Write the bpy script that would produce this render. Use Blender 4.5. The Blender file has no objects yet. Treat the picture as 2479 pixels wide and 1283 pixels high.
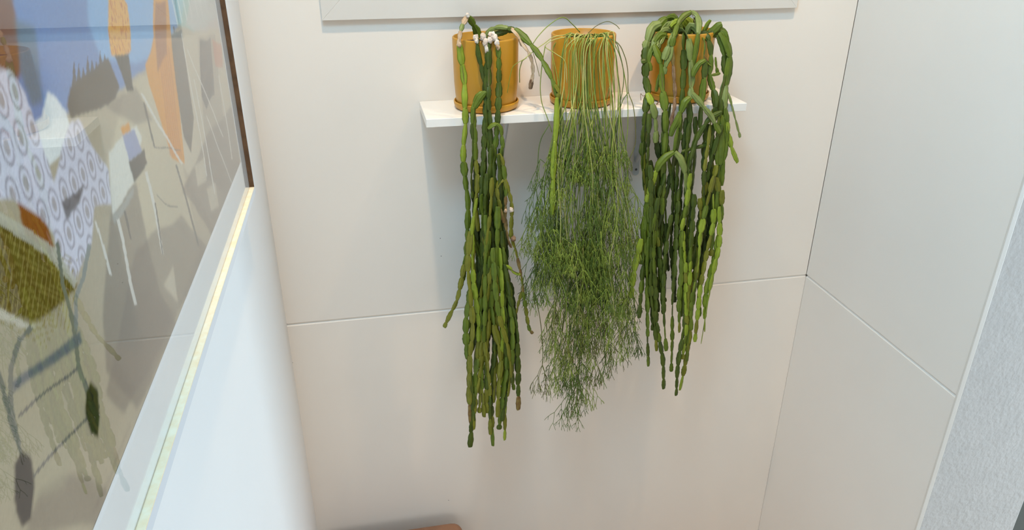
import bpy, bmesh, math, random
import numpy as np
from mathutils import Vector, Matrix, noise

random.seed(7); np.random.seed(7)
SC = bpy.context.scene
COL = SC.collection

# ------------------------------------------------------------------ camera
EYE = Vector((0.0, 0.0, 2.25))
PITCH, YAW, FPX = math.radians(25.7), math.radians(11.3), 1825.0
PW, PH = 2479.0, 1283.0
FW = Vector((math.sin(YAW)*math.cos(PITCH), math.cos(YAW)*math.cos(PITCH), -math.sin(PITCH)))
RT = Vector((math.cos(YAW), -math.sin(YAW), 0.0))
UP = RT.cross(FW)
cam = bpy.data.cameras.new('camera'); co = bpy.data.objects.new('camera', cam); COL.objects.link(co)
co.matrix_world = Matrix(((RT.x, UP.x, -FW.x, EYE.x), (RT.y, UP.y, -FW.y, EYE.y), (RT.z, UP.z, -FW.z, EYE.z), (0, 0, 0, 1)))
cam.sensor_fit = 'HORIZONTAL'; cam.sensor_width = 36.0; cam.lens = FPX/PW*36.0
cam.clip_start = 0.02; cam.clip_end = 50
SC.camera = co

def ray(px, py): return FW*FPX + RT*(px-PW/2) - UP*(py-PH/2)
def at_y(px, py, Y):
    d = ray(px, py); return EYE + d*(Y/d.y)
def at_x(px, py, X):
    d = ray(px, py); return EYE + d*(X/d.x)

# ------------------------------------------------------------------ view, world, lights
SC.view_settings.view_transform = 'Standard'; SC.view_settings.look = 'None'
SC.view_settings.exposure = 0.04; SC.view_settings.gamma = 1.0
SC.view_settings.use_curve_mapping = False
w = bpy.data.worlds.new('world'); SC.world = w; w.use_nodes = True
w.node_tree.nodes['Background'].inputs[0].default_value = (0.86, 0.93, 1.0, 1)
w.node_tree.nodes['Background'].inputs[1].default_value = 0.18

CEIL = 3.45
def area(name, loc, target, sx, sy, power, col):
    l = bpy.data.lights.new(name, 'AREA'); l.shape = 'RECTANGLE'; l.size = sx; l.size_y = sy
    l.energy = power; l.color = col
    o = bpy.data.objects.new(name, l); COL.objects.link(o); o.location = loc
    o.rotation_euler = (Vector(target)-Vector(loc)).to_track_quat('-Z', 'Y').to_euler()
    return o
def spot(name, loc, target, power, col, cone, blend, rad):
    l = bpy.data.lights.new(name, 'SPOT'); l.energy = power; l.color = col
    l.spot_size = math.radians(cone); l.spot_blend = blend; l.shadow_soft_size = rad
    o = bpy.data.objects.new(name, l); COL.objects.link(o); o.location = loc
    o.rotation_euler = (Vector(target)-Vector(loc)).to_track_quat('-Z', 'Y').to_euler()
    return o
WARM = (1.0, 0.72, 0.45)
spot('downlight_lamp', (0.07, 1.24, CEIL-0.05), (0.20, 1.74, 0.5), 62, WARM, 62, 0.8, 0.03)
spot('downlight_lamp', (0.98, 1.24, CEIL-0.05), (0.84, 1.74, 0.5), 62, WARM, 62, 0.8, 0.03)
area('skylight_daylight', (0.0, 0.55, CEIL-0.02), (0.95, 0.75, 1.4), 0.5, 0.9, 44, (0.35, 0.71, 1.0))
area('window_daylight', (0.5, -2.3, 1.1), (0.7, 1.5, 1.1), 1.6, 1.2, 16, (1.0, 0.95, 0.89))
area('side_window_daylight', (3.8, 0.62, 1.00), (-0.2, 0.75, 1.4), 0.9, 1.4, 106, (0.66, 0.85, 1.0))

# ------------------------------------------------------------------ materials
def mat(name, col, rough=0.5, spec=0.5, var=0.0, scale=8.0, bump=0.0, bscale=60.0, coat=0.0, trans=0.0, vary=None):
    m = bpy.data.materials.new(name); m.use_nodes = True
    nt = m.node_tree; b = nt.nodes['Principled BSDF']
    b.inputs['Base Color'].default_value = (*col, 1); b.inputs['Roughness'].default_value = rough
    b.inputs['Specular IOR Level'].default_value = spec
    if coat: b.inputs['Coat Weight'].default_value = coat
    if trans: b.inputs['Subsurface Weight'].default_value = trans; b.inputs['Subsurface Radius'].default_value = (0.004, 0.006, 0.001); b.inputs['Subsurface Scale'].default_value = 0.6
    tc = nt.nodes.new('ShaderNodeTexCoord')
    if var or vary:
        n = nt.nodes.new('ShaderNodeTexNoise'); n.inputs['Scale'].default_value = scale; n.inputs['Detail'].default_value = 4
        nt.links.new(tc.outputs['Object'], n.inputs['Vector'])
        r = nt.nodes.new('ShaderNodeValToRGB')
        c2 = vary if vary else tuple(min(1, c*(1+var)) for c in col)
        c1 = col if vary else tuple(c*(1-var) for c in col)
        r.color_ramp.elements[0].position = 0.32; r.color_ramp.elements[1].position = 0.68
        r.color_ramp.elements[0].color = (*c1, 1); r.color_ramp.elements[1].color = (*c2, 1)
        nt.links.new(n.outputs['Fac'], r.inputs['Fac']); nt.links.new(r.outputs['Color'], b.inputs['Base Color'])
    if bump:
        n2 = nt.nodes.new('ShaderNodeTexNoise'); n2.inputs['Scale'].default_value = bscale; n2.inputs['Detail'].default_value = 3
        bp = nt.nodes.new('ShaderNodeBump'); bp.inputs['Strength'].default_value = bump; bp.inputs['Distance'].default_value = 0.003
        nt.links.new(tc.outputs['Object'], n2.inputs['Vector']); nt.links.new(n2.outputs['Fac'], bp.inputs['Height'])
        nt.links.new(bp.outputs['Normal'], b.inputs['Normal'])
    return m

M_WALL = mat('white_painted_board', (0.85, 0.79, 0.715), 0.55, 0.3, 0.012, 3.0, 0.03, 220)
M_RWALL = mat('white_board_daylit', (0.845, 0.805, 0.75), 0.55, 0.3, 0.012, 3.0, 0.03, 220)  # same paint as the back boards, cool daylight tint put into the colour
M_LWALL = mat('white_painted_plaster', (0.83, 0.835, 0.835), 0.6, 0.3, 0.01, 3.0, 0.05, 160)
M_PLAST = mat('rough_grey_plaster', (0.56, 0.545, 0.525), 0.8, 0.2, 0.03, 20, 0.55, 75)
M_DARK = mat('dark_far_wall', (0.10, 0.105, 0.095), 0.8, 0.2, 0.05, 2)
M_CEIL = mat('white_ceiling', (0.8, 0.8, 0.78), 0.7, 0.2, 0.01, 3)
M_FLOOR = mat('warm_wood_floor', (0.50, 0.30, 0.16), 0.4, 0.4, 0.2, 5)
M_SHELF = mat('white_melamine', (0.86, 0.835, 0.785), 0.28, 0.5, 0.02, 12)
M_GREYMETAL = mat('grey_painted_steel', (0.52, 0.54, 0.55), 0.4, 0.5)
M_SCREW = mat('dark_screw', (0.06, 0.06, 0.06), 0.4, 0.5)
M_WHITE = mat('white_frame_paint', (0.72, 0.685, 0.63), 0.45, 0.4, 0.015, 4, 0.05, 120)
M_FRAMEW = mat('white_frame_face', (0.69, 0.71, 0.74), 0.4, 0.4)
M_LIP_LIT = mat('wood_lip_lit', (0.92, 0.73, 0.47), 0.5, 0.4, vary=(0.95, 0.83, 0.62), scale=90)  # lit copy of the lip wood, overhead brightness put into the colour
M_BROWNWOOD = mat('brown_wood_and_shaded_lip', (0.085, 0.040, 0.016), 0.5, 0.3, vary=(0.14, 0.068, 0.028), scale=60)  # plain brown wood, also the lip wood with its shade painted in
M_MAT = mat('mat_board', (0.87, 0.87, 0.85), 0.9, 0.1, 0.01, 30)
M_BEVEL = mat('mat_core_white', (0.93, 0.93, 0.92), 0.8, 0.1)
M_POT = mat('mustard_glazed_ceramic', (0.52, 0.26, 0.022), 0.36, 0.4, 0.05, 9)
M_SOIL = mat('dark_soil', (0.05, 0.032, 0.02), 0.95, 0.1, 0.4, 120, 0.8, 200)
M_CALLUS = mat('white_mealy_crust', (0.82, 0.78, 0.72), 0.95, 0.1, vary=(0.55, 0.42, 0.32), scale=70, bump=0.6, bscale=300)
M_TAN = mat('dried_tan_stem', (0.42, 0.27, 0.15), 0.8, 0.2, vary=(0.60, 0.47, 0.33), scale=60)
M_BROWN = mat('dead_brown_stem', (0.14, 0.075, 0.04), 0.8, 0.2, vary=(0.30, 0.20, 0.12), scale=70)
M_CORE = mat('woody_green_stem', (0.10, 0.10, 0.03), 0.7, 0.3, vary=(0.20, 0.15, 0.07), scale=60)
# chain cactus greens
GREENS = {
    'deep':  mat('shaded_green_joint', (0.026, 0.042, 0.007), 0.5, 0.25, vary=(0.045, 0.065, 0.010), scale=45),  # shade inside the plants painted into the green of rear stems
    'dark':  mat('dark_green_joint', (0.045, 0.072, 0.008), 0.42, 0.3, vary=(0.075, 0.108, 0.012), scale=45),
    'mid':   mat('mid_green_joint', (0.085, 0.132, 0.012), 0.42, 0.3, vary=(0.130, 0.180, 0.018), scale=45),
    'olive': mat('olive_green_joint', (0.140, 0.148, 0.014), 0.42, 0.3, vary=(0.195, 0.200, 0.022), scale=45),
    'light': mat('bright_green_joint', (0.20, 0.275, 0.020), 0.40, 0.3, vary=(0.28, 0.36, 0.036), scale=45),
    'sage':  mat('greyish_green_joint', (0.165, 0.215, 0.055), 0.45, 0.35, vary=(0.225, 0.28, 0.085), scale=45),
    'brown': mat('browned_joint', (0.16, 0.085, 0.035), 0.7, 0.2, vary=(0.26, 0.20, 0.06), scale=60),
    'tan':   M_TAN, 'dead': M_BROWN,
}
M_TH = [mat('thread_stem_pale', (0.50, 0.50, 0.19), 0.45, 0.4, vary=(0.33, 0.37, 0.07), scale=25),
        mat('thread_stem_green', (0.175, 0.26, 0.035), 0.45, 0.4, vary=(0.26, 0.33, 0.05), scale=25),
        mat('thread_stem_dark', (0.075, 0.125, 0.022), 0.45, 0.4, vary=(0.12, 0.19, 0.03), scale=25),
        mat('thread_stem_brownish', (0.13, 0.11, 0.035), 0.5, 0.3, vary=(0.16, 0.19, 0.04), scale=25)]

# ------------------------------------------------------------------ helpers
def link(name, me, parent=None, m=None, kind=None):
    o = bpy.data.objects.new(name, me); COL.objects.link(o)
    if m is not None:
        if not me.materials: me.materials.append(m)
    if parent is not None: o.parent = parent
    if kind: o['kind'] = kind
    return o
def obj(name, bm, m, parent=None, kind=None, smooth=False):
    me = bpy.data.meshes.new(name); bm.normal_update(); bm.to_mesh(me); bm.free()
    if smooth:
        for p in me.polygons: p.use_smooth = True
    return link(name, me, parent, m, kind)
def tag(o, label, cat, group=None):
    o['label'] = label; o['category'] = cat
    if group: o['group'] = group
    return o
def thing(name, loc, label, cat, group=None):
    o = bpy.data.objects.new(name, None); COL.objects.link(o); o.location = loc
    o.empty_display_size = 0.05
    return tag(o, label, cat, group)
def box(x0, x1, y0, y1, z0, z1, bev=0.0, bm=None, seg=2):
    b = bmesh.new()
    bmesh.ops.create_cube(b, size=1.0)
    bmesh.ops.scale(b, vec=(x1-x0, y1-y0, z1-z0), verts=b.verts)
    bmesh.ops.translate(b, vec=((x0+x1)/2, (y0+y1)/2, (z0+z1)/2), verts=b.verts)
    if bev: bmesh.ops.bevel(b, geom=list(b.edges), offset=bev, segments=seg, affect='EDGES', profile=0.5)
    if bm is None: return b
    me = bpy.data.meshes.new('tmp'); b.to_mesh(me); b.free(); bm.from_mesh(me); bpy.data.meshes.remove(me)
    return bm
def prism(pts, axis_vec, bm=None):
    b = bm or bmesh.new()
    a = [b.verts.new(p) for p in pts]; c = [b.verts.new(Vector(p)+Vector(axis_vec)) for p in pts]
    n = len(pts)
    b.faces.new(a); b.faces.new(list(reversed(c)))
    for i in range(n): b.faces.new((a[i], c[i], c[(i+1) % n], a[(i+1) % n]))
    bmesh.ops.recalc_face_normals(b, faces=b.faces)
    return b
def lathe(profile, n=64):
    b = bmesh.new(); rings = []
    for r, z in profile:
        if r < 1e-6: rings.append([b.verts.new((0, 0, z))])
        else: rings.append([b.verts.new((r*math.cos(2*math.pi*i/n), r*math.sin(2*math.pi*i/n), z)) for i in range(n)])
    for A, B in zip(rings, rings[1:]):
        for i in range(n):
            j = (i+1) % n
            if len(A) == 1 and len(B) > 1: b.faces.new((A[0], B[j], B[i]))
            elif len(B) == 1 and len(A) > 1: b.faces.new((A[i], A[j], B[0]))
            elif len(A) > 1: b.faces.new((A[i], A[j], B[j], B[i]))
    bmesh.ops.recalc_face_normals(b, faces=b.faces)
    return b
def catmull(P, n=8):
    P = [np.array(p, float) for p in P]
    if len(P) == 2: return [P[0]+(P[1]-P[0])*t for t in np.linspace(0, 1, n+1)]
    Q = [2*P[0]-P[1]] + P + [2*P[-1]-P[-2]]; out = []
    for i in range(1, len(Q)-2):
        a, b, c, d = Q[i-1], Q[i], Q[i+1], Q[i+2]
        for k in range(n):
            t = k/n
            out.append(0.5*((2*b)+(c-a)*t+(2*a-5*b+4*c-d)*t*t+(3*b-a-3*c+d)*t**3))
    out.append(P[-1]); return out
def tube_arrays(path, radii, sides=5):
    """verts, faces of a tapered tube along a polyline"""
    P = np.array(path); n = len(P)
    T = np.gradient(P, axis=0); T /= np.linalg.norm(T, axis=1)[:, None]+1e-9
    ref = np.array([0.0, 1.0, 0.05]); U = np.cross(T, ref); bad = np.linalg.norm(U, axis=1) < 1e-3
    U[bad] = np.array([1.0, 0, 0]); U /= np.linalg.norm(U, axis=1)[:, None]; V = np.cross(T, U)
    R = np.broadcast_to(np.asarray(radii, float), (n,))
    ang = np.arange(sides)*2*math.pi/sides
    vs = P[:, None, :] + R[:, None, None]*(np.cos(ang)[None, :, None]*U[:, None, :] + np.sin(ang)[None, :, None]*V[:, None, :])
    vs = vs.reshape(-1, 3)
    fs = []
    for i in range(n-1):
        for k in range(sides):
            k2 = (k+1) % sides
            fs.append((i*sides+k, i*sides+k2, (i+1)*sides+k2, (i+1)*sides+k))
    fs.append(tuple(range(sides-1, -1, -1))); fs.append(tuple((n-1)*sides+k for k in range(sides)))
    return vs, fs
class Bag:
    def __init__(s): s.v = []; s.f = []; s.n = 0; s.mi = []
    def add(s, vs, fs, mi=0):
        s.v.append(vs); s.f += [tuple(i+s.n for i in f) for f in fs]; s.n += len(vs); s.mi += [mi]*len(fs)
    def mesh(s, name, mats, smooth=True):
        me = bpy.data.meshes.new(name)
        me.from_pydata(np.concatenate(s.v).tolist(), [], s.f)
        for m in mats: me.materials.append(m)
        if len(mats) > 1: me.polygons.foreach_set('material_index', s.mi)
        if smooth: me.polygons.foreach_set('use_smooth', [True]*len(me.polygons))
        me.update(); return me

# ------------------------------------------------------------------ room
BY = 1.90; LX = -0.2575; RX = 1.3235; GZ = EYE.z-1.0555; GAP = 0.003; RE = 1.241
def structure(name, bm, m, smooth=False): return obj(name, bm, m, None, 'structure', smooth)
floor = structure('floor', box(-1.6, 4.0, -2.6, 3.6, -0.1, 0.0), M_FLOOR)
structure('ceiling', box(-1.6, 4.0, -2.6, 3.6, CEIL+0.02, CEIL+0.12), M_CEIL)
wb = structure('wall_back', box(LX-0.2, RX+0.33, BY+0.012, BY+0.2, 0.0, CEIL), M_WALL)
obj('wall_panel', box(LX-0.02, RX-0.0005, BY, BY+0.012, GZ+GAP/2, CEIL, 0.0012), M_WALL, wb)
def low_panel(x0, x1, y0, y1, top, side):
    # top front edge chamfered: that slope is the pale line of the joint
    c = 0.0055
    if side == 'back': return prism([(x0, y0, 0), (x0, y0, top-c), (x0, y0+c, top), (x0, y1, top), (x0, y1, 0)], (x1-x0, 0, 0))
    return prism([(x0, y0, 0), (x0, y0, top-c), (x0+c, y0, top), (x1, y0, top), (x1, y0, 0)], (0, y1-y0, 0))
obj('wall_panel', low_panel(LX, RX-0.0005, BY, BY+0.012, GZ-GAP/2, 'back'), M_WALL, wb)
obj('joint_backing', box(LX+0.001, RX-0.001, BY+0.004, BY+0.013, GZ-GAP, GZ+GAP), M_WALL, wb)
structure('wall_left', box(LX-0.2, LX, -2.6, BY+0.012, 0.0, CEIL), M_LWALL)
wr = structure('wall_right', box(RX+0.012, 1.640, RE-0.0005, BY+0.012, 0.0, CEIL, 0.002), M_PLAST)
obj('wall_panel', box(RX, RX+0.012, RE+0.001, BY, GZ+GAP/2, CEIL, 0.0012), M_RWALL, wr)
obj('wall_panel', low_panel(RX, RX+0.012, RE+0.001, BY, GZ-GAP/2, 'right'), M_RWALL, wr)
obj('joint_backing', box(RX+0.004, RX+0.013, RE+0.001, BY-0.002, GZ-GAP, GZ+GAP), M_RWALL, wr)
obj('corner_bead', box(RX-0.001, RX+0.0125, RE-0.002, RE+0.003, 0.0, CEIL, 0.0012), M_WHITE, wr)
structure('wall_far', box(1.6405, 4.0, 1.42, 1.55, 0.0, CEIL), M_DARK)
structure('wall_side', box(3.9, 4.05, -2.6, 3.4, 0.0, CEIL), M_CEIL)
# tiny nail specks in the boards
for px, py in ((708, 878), (1068, 620), (1066, 577), (1086, 1211)):
    p = at_y(px, py, BY)
    b = bmesh.new(); bmesh.ops.create_cone(b, cap_ends=True, segments=8, radius1=0.0013, radius2=0.001, depth=0.001)
    bmesh.ops.rotate(b, cent=(0, 0, 0), matrix=Matrix.Rotation(math.pi/2, 3, 'X'), verts=b.verts)
    bmesh.ops.translate(b, vec=(p.x, BY-0.0002, p.z), verts=b.verts)
    obj('nail_head', b, M_SCREW, wb)

# ------------------------------------------------------------------ framed picture on the left wall
XG, XA, XF = -0.234, -0.2365, -0.2260
ZL, YL = EYE.z-0.5125, 1.497          # inner lip line (glass edge)
ZO, YO = ZL-0.0155, YL+0.012           # outer edge of the frame
ZT, YN = EYE.z+0.36, 0.08             # top and near end (outside the view)
ZA, YA = EYE.z-0.449, 1.456           # opening of the mat
pic = thing('framed_picture', (LX, 0.8, ZO), 'large framed poolside colour print behind glass on the left wall', 'picture')
pic.location = (0, 0, 0)
def rail(name, pts_yz, x0, x1, m):
    return obj(name, prism([(x0, y, z) for y, z in pts_yz], (x1-x0, 0, 0)), m, pic)
for nm, pts in (('bottom_rail', [(YN, ZO), (YO, ZO), (YL, ZL), (YN+0.016, ZL)]),
                ('far_rail', [(YO, ZO), (YO, ZT), (YL, ZT-0.019), (YL, ZL)]),
                ('top_rail', [(YN, ZT), (YO, ZT), (YL, ZT-0.019), (YN+0.016, ZT-0.019)]),
                ('near_rail', [(YN, ZO), (YN, ZT), (YN+0.016, ZT-0.019), (YN+0.016, ZL)])):
    rail(nm, pts, LX+0.0005, XF, M_FRAMEW)
e = 0.0012
obj('wood_lip', box(XG-0.002, XF+0.0003, YN+0.016, YL, ZL-e, ZL+e*0.2, 0.0), M_LIP_LIT, pic)['label'] = 'bare wood inner edge, lit tone painted in'
obj('wood_lip', box(XG-0.002, XF+0.0003, YL-e*0.2, YL+e, ZL, ZT-0.019), M_BROWNWOOD, pic)['label'] = 'bare wood inner edge, shade painted in'
# mat board with bevelled opening
def mat_ring():
    b = bmesh.new()
    y0, y1, z0, z1 = YN+0.018, YL-0.0005, ZL+0.0005, ZT-0.021
    a0, a1, c0, c1 = YN+0.06, YA, ZA, ZT-0.08
    O = [b.verts.new((XG-0.0008, y, z)) for y, z in ((y0, z0), (y1, z0), (y1, z1), (y0, z1))]
    I = [b.verts.new((XG-0.0008, y, z)) for y, z in ((a0, c0), (a1, c0), (a1, c1), (a0, c1))]
    g = 0.0042
    K = [b.verts.new((XA+0.0003, y, z)) for y, z in ((a0+g, c0+g), (a1-g, c0+g), (a1-g, c1-g), (a0+g, c1-g))]
    for i in range(4):
        j = (i+1) % 4
        b.faces.new((O[i], O[j], I[j], I[i])); f = b.faces.new((I[i], I[j], K[j], K[i])); f.material_index = 1
    for f in b.faces:
        f.normal_update()
        if f.normal.x < 0: f.normal_flip()
    o = obj('mat_board', b, M_MAT, pic); o.data.materials.append(M_BEVEL); return o
mat_ring()
obj('backing_board', box(LX+0.002, XA-0.0006, YN+0.02, YL-0.001, ZL+0.001, ZT-0.022), M_BROWNWOOD, pic)
# print: a generic sunlit terrace colour composition, flat ink on a flat sheet
def lin(c):
    c = np.array(c, float)/255.0
    return np.where(c <= 0.04045, c/12.92, ((c+0.055)/1.055)**2.4)
def build_print():
    y = np.concatenate([np.linspace(YN+0.05, 0.38, 40)[:-1], np.linspace(0.38, YA, 520)])
    z = np.concatenate([np.linspace(ZA, EYE.z-0.02, 260), np.linspace(EYE.z-0.02, ZT-0.075, 60)[1:]])
    Yg, Zg = np.meshgrid(y, z); sh = Yg.shape
    C = np.empty(sh+(3,)); C[:] = lin((184, 168, 140))
    # gentle wobble so that edges look inked, not ruled
    wob = np.vectorize(lambda a, b: noise.noise((a*14, b*14, 0.3)))
    Wy = Yg+0.008*wob(Yg, Zg); Wz = Zg+0.006*wob(Zg+5, Yg+9)
    grain = np.random.randn(*sh)*0.03
    big = wob(Yg*0.45, Zg*0.45)
    def P(px, py):
        p = at_x(px, py, XA); return (p.y, p.z)
    def poly(pts):
        q = [P(*p) for p in pts]; ins = np.zeros(sh, bool)
        for i in range(len(q)):
            (y1, z1), (y2, z2) = q[i], q[(i+1) % len(q)]
            c = ((z1 > Wz) != (z2 > Wz)) & (Wy < (y2-y1)*(Wz-z1)/((z2-z1) if abs(z2-z1) > 1e-9 else 1e-9)+y1)
            ins ^= c
        return ins.astype(float)
    def soft(mk, k=2):
        for _ in range(k):
            mk = (mk+np.roll(mk, 1, 0)+np.roll(mk, -1, 0)+np.roll(mk, 1, 1)+np.roll(mk, -1, 1))/5
        return mk
    def put(pts, col, a=1.0, k=2, tex=None):
        mk = soft(poly(pts), k)*a
        if tex is not None: mk = mk*tex
        C[:] = C*(1-mk[..., None])+lin(col)*mk[..., None]
    def line(p0, p1, wpx, col, a=1.0, k=1):
        d = np.array([p1[0]-p0[0], p1[1]-p0[1]], float); d /= np.linalg.norm(d); nrm = np.array([-d[1], d[0]])*wpx/2
        put([tuple(np.array(p0)+nrm), tuple(np.array(p1)+nrm), tuple(np.array(p1)-nrm), tuple(np.array(p0)-nrm)], col, a, k)
    # water and pale terrace
    put([(-200, -200), (470, -200), (430, 60), (345, 175), (300, 215), (110, 300), (60, 330), (-200, 420)], (108, 140, 188), k=3)
    put([(200, -200), (470, -200), (440, 50), (330, 160), (250, 150), (215, 60)], (140, 188, 226), 0.75, 4)
    put([(395, -150), (600, -150), (540, 30), (480, 80), (430, 60)], (140, 196, 190), 0.7, 4)
    for i in range(7): line((400+i*14, -80), (430+i*12, 62-i*5), 2.5, (214, 228, 222), 0.7, 0)
    put([(480, -80), (560, -80), (566, 60), (490, 90), (450, 60)], (205, 192, 184), 0.7, 4)
    put([(440, 90), (560, 60), (575, 400), (520, 560), (450, 420), (350, 215)], (204, 188, 160), 0.9, 3)
    put([(300, 225), (360, 170), (440, 400), (480, 600), (430, 760), (300, 640), (250, 420)], (206, 190, 158), 0.85, 5)
    put([(100, 290), (118, 225), (135, 235), (160, 270), (170, 310), (150, 360), (60, 440), (-60, 500), (-60, 370)], (236, 236, 230), 0.95, 1)
    # grey shade bands across the terrace
    for pts, a in (([(480, 95), (520, 85), (545, 330), (580, 400), (566, 500), (500, 420)], 0.40),
                   ([(500, 330), (560, 260), (582, 405), (520, 590), (470, 500), (440, 470)], 0.72),
                   ([(270, 480), (330, 450), (385, 700), (430, 790), (380, 890), (240, 1200), (210, 1283), (330, 1000), (255, 900), (250, 760)], 0.70),
                   ([(330, 600), (440, 520), (500, 600), (450, 720), (380, 860), (300, 1010), (255, 960)], 0.65),
                   ([(100, 1180), (160, 1150), (260, 1180), (230, 1283), (60, 1283)], 0.6),
                   ([(255, 250), (330, 215), (370, 290), (330, 300), (290, 280)], 0.6)):
        put(pts, (128, 113, 98), a, 3)
    for pts in ([(395, 690), (420, 640), (432, 730)], [(470, 400), (495, 380), (500, 430), (478, 450)], [(500, 450), (520, 440), (530, 500), (512, 510)]):
        put(pts, (206, 192, 166), 0.8, 2)
    # green-grey lower left wash
    put([(-100, 760), (170, 720), (200, 830), (215, 1010), (160, 1180), (-100, 1240)], (180, 168, 138), 0.6, 10)
    # dark planter-like block, orange and ochre colour blocks
    put([(165, 262), (172, 215), (265, 145), (288, 215), (278, 240), (175, 290)], (72, 62, 50), k=1)
    for i in range(8):
        x = 182+i*11; put([(x-6, 215-i*6), (x-2, 150-i*4+12*(i % 3)), (x+6, 212-i*6)], (76, 66, 56), 0.9, 0)
    blot = 0.62+0.5*np.abs(wob(Yg*16, Zg*9))
    put([(262, -20), (285, -30), (305, 10), (315, 80), (318, 130), (300, 150), (272, 140), (264, 70)], (238, 172, 70), k=1)
    put([(262, -20), (285, -30), (305, 10), (315, 80), (318, 130), (300, 150), (272, 140), (264, 70)], (208, 116, 44), 0.9, 1, tex=(blot > 0.80).astype(float))
    put([(278, 140), (312, 140), (324, 225), (306, 225)], (52, 50, 42), k=1)
    put([(370, -60), (400, -60), (412, 60), (425, 160), (438, 300), (446, 400), (415, 385), (385, 280), (360, 200), (352, 150), (374, 90)], (226, 150, 34), k=1)
    for i in range(6): line((378+i*6, 60+i*10), (412+i*5, 380), 3.0, (198, 112, 26), 0.6, 1)
    put([(376, 10), (400, 0), (405, 130), (380, 170)], (158, 90, 44), 0.8, 2)
    put([(415, 80), (440, 70), (470, 290), (462, 370), (445, 330), (425, 200)], (88, 78, 66), 0.9, 1)
    put([(484, 100), (510, 95), (520, 230), (500, 265), (488, 230)], (90, 80, 72), 0.9, 1)
    put([(514, 100), (536, 110), (540, 165), (522, 160)], (204, 116, 70), 0.75, 2)
    # warm brown verticals at far left
    put([(-60, -60), (28, -60), (50, 90), (55, 190), (30, 240), (-60, 250)], (128, 76, 34), 0.92, 3)
    put([(40, 60), (90, 70), (105, 250), (80, 270), (55, 200)], (96, 118, 128), 0.8, 4)
    put([(45, 480), (95, 480), (130, 600), (120, 640), (70, 620)], (150, 84, 18), k=1)
    # pale scalloped colour bands
    sc_y, sc_z = Yg*42, Zg*34
    row = np.floor(sc_z); fy = (sc_y+0.5*(row % 2)) % 1.0-0.5; fz = sc_z-row-0.45
    ring = np.sqrt((fy*1.15)**2+fz**2)
    for pts in ([(-40, 150), (28, 180), (60, 230), (95, 330), (130, 440), (150, 520), (150, 600), (110, 540), (40, 480), (-20, 460)],
                [(150, 345), (170, 300), (195, 290), (225, 350), (262, 400), (270, 490), (230, 500), (222, 600), (180, 700), (140, 640), (120, 470)]):
        put(pts, (220, 216, 226), 0.97, 1)
        put(pts, (150, 138, 146), 0.75, 1, tex=np.exp(-((ring-0.40)/0.06)**2))
        put(pts, (160, 146, 140), 0.75, 1, tex=np.clip((0.24-ring)/0.08, 0, 1))
    put([(150, 480), (205, 440), (195, 480), (165, 530)], (72, 58, 50), 0.8, 1)
    # pale rectangle with grey blocks
    put([(262, 360), (330, 300), (345, 330), (325, 450), (285, 500), (272, 520)], (222, 218, 204), k=1)
    put([(295, 325), (325, 310), (348, 370), (312, 400)], (150, 156, 186), k=1)
    put([(310, 400), (350, 360), (358, 400), (325, 450)], (84, 76, 66), k=1)
    put([(290, 308), (310, 295), (315, 315), (296, 326)], (222, 150, 50), k=1)
    put([(272, 520), (325, 460), (322, 480), (276, 545)], (168, 166, 156), 0.9, 1)
    # slender strokes
    for p0, p1, wd in (((285, 530), (330, 730), 7), ((300, 510), (318, 580), 4), ((355, 420), (395, 620), 6), ((232, 540), (268, 670), 5),
                       ((350, 250), (375, 360), 4), ((375, 360), (435, 360), 3), ((378, 480), (430, 500), 3), ((425, 400), (480, 590), 4),
                       ((395, 620), (375, 500), 3), ((345, 230), (440, 400), 5), ((440, 80), (500, 420), 2), ((470, 190), (520, 470), 2),
                       ((455, 120), (540, 330), 2), ((500, 280), (560, 440), 2), ((530, 180), (562, 380), 2), ((420, 60), (450, 280), 3)):
        line(p0, p1, wd, (222, 216, 204) if wd > 4 or wd == 2 else (104, 96, 86), 0.9, 0)
    # olive netted block and curved strokes under it
    put([(-80, 480), (0, 530), (120, 610), (190, 700), (160, 730), (70, 780), (-80, 730)], (104, 84, 8), k=1)
    for i in range(22):
        line((-40+i*11, 520+i*7), (-60+i*10.5, 740+i*3), 2.0, (158, 140, 74), 0.75, 0)
        line((-60, 500+i*12), (190-i*4, 640+i*9.5), 2.0, (150, 132, 62), 0.7, 0)
    put([(-80, 480), (0, 500), (140, 610), (190, 690), (180, 705), (110, 620), (-10, 530), (-80, 520)], (196, 190, 170), 0.75, 0)
    put([(-80, 710), (40, 775), (75, 790), (60, 800), (-80, 745)], (214, 204, 184), 0.75, 0)
    for pth, wd, col in (([(70, 790), (40, 830), (25, 890), (30, 980), (45, 1080), (60, 1150)], 11, (124, 122, 110)), ([(140, 590), (150, 690), (175, 790), (190, 880), (215, 960)], 10, (112, 114, 102)),
                         ([(218, 600), (205, 680), (182, 730), (180, 800)], 9, (138, 140, 132)), ([(-20, 860), (10, 930), (40, 1060)], 10, (110, 112, 100))):
        for p0, p1 in zip(pth, pth[1:]): line(p0, p1, wd, col, 0.9, 0)
    put([(30, 925), (190, 800), (196, 825), (34, 950)], (98, 106, 112), 0.9, 1)
    line((45, 1010), (190, 880), 7, (112, 108, 102), 0.9, 0); line((80, 1150), (240, 990), 7, (112, 108, 102), 0.9, 0)
    put([(30, 1130), (50, 1095), (75, 1105), (85, 1170), (75, 1250), (50, 1270), (30, 1220)], (64, 58, 52), k=1)
    put([(208, 950), (218, 925), (236, 950), (240, 1020), (235, 1065), (220, 1060), (206, 1010)], (36, 40, 12), k=1)
    C2 = np.clip(C*(1+grain[..., None])*(1+0.10*big[..., None]), 0, 1)
    ny, nz = len(y), len(z)
    verts = np.stack([np.full(Yg.size, XA), Yg.ravel(), Zg.ravel()], 1)
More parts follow.
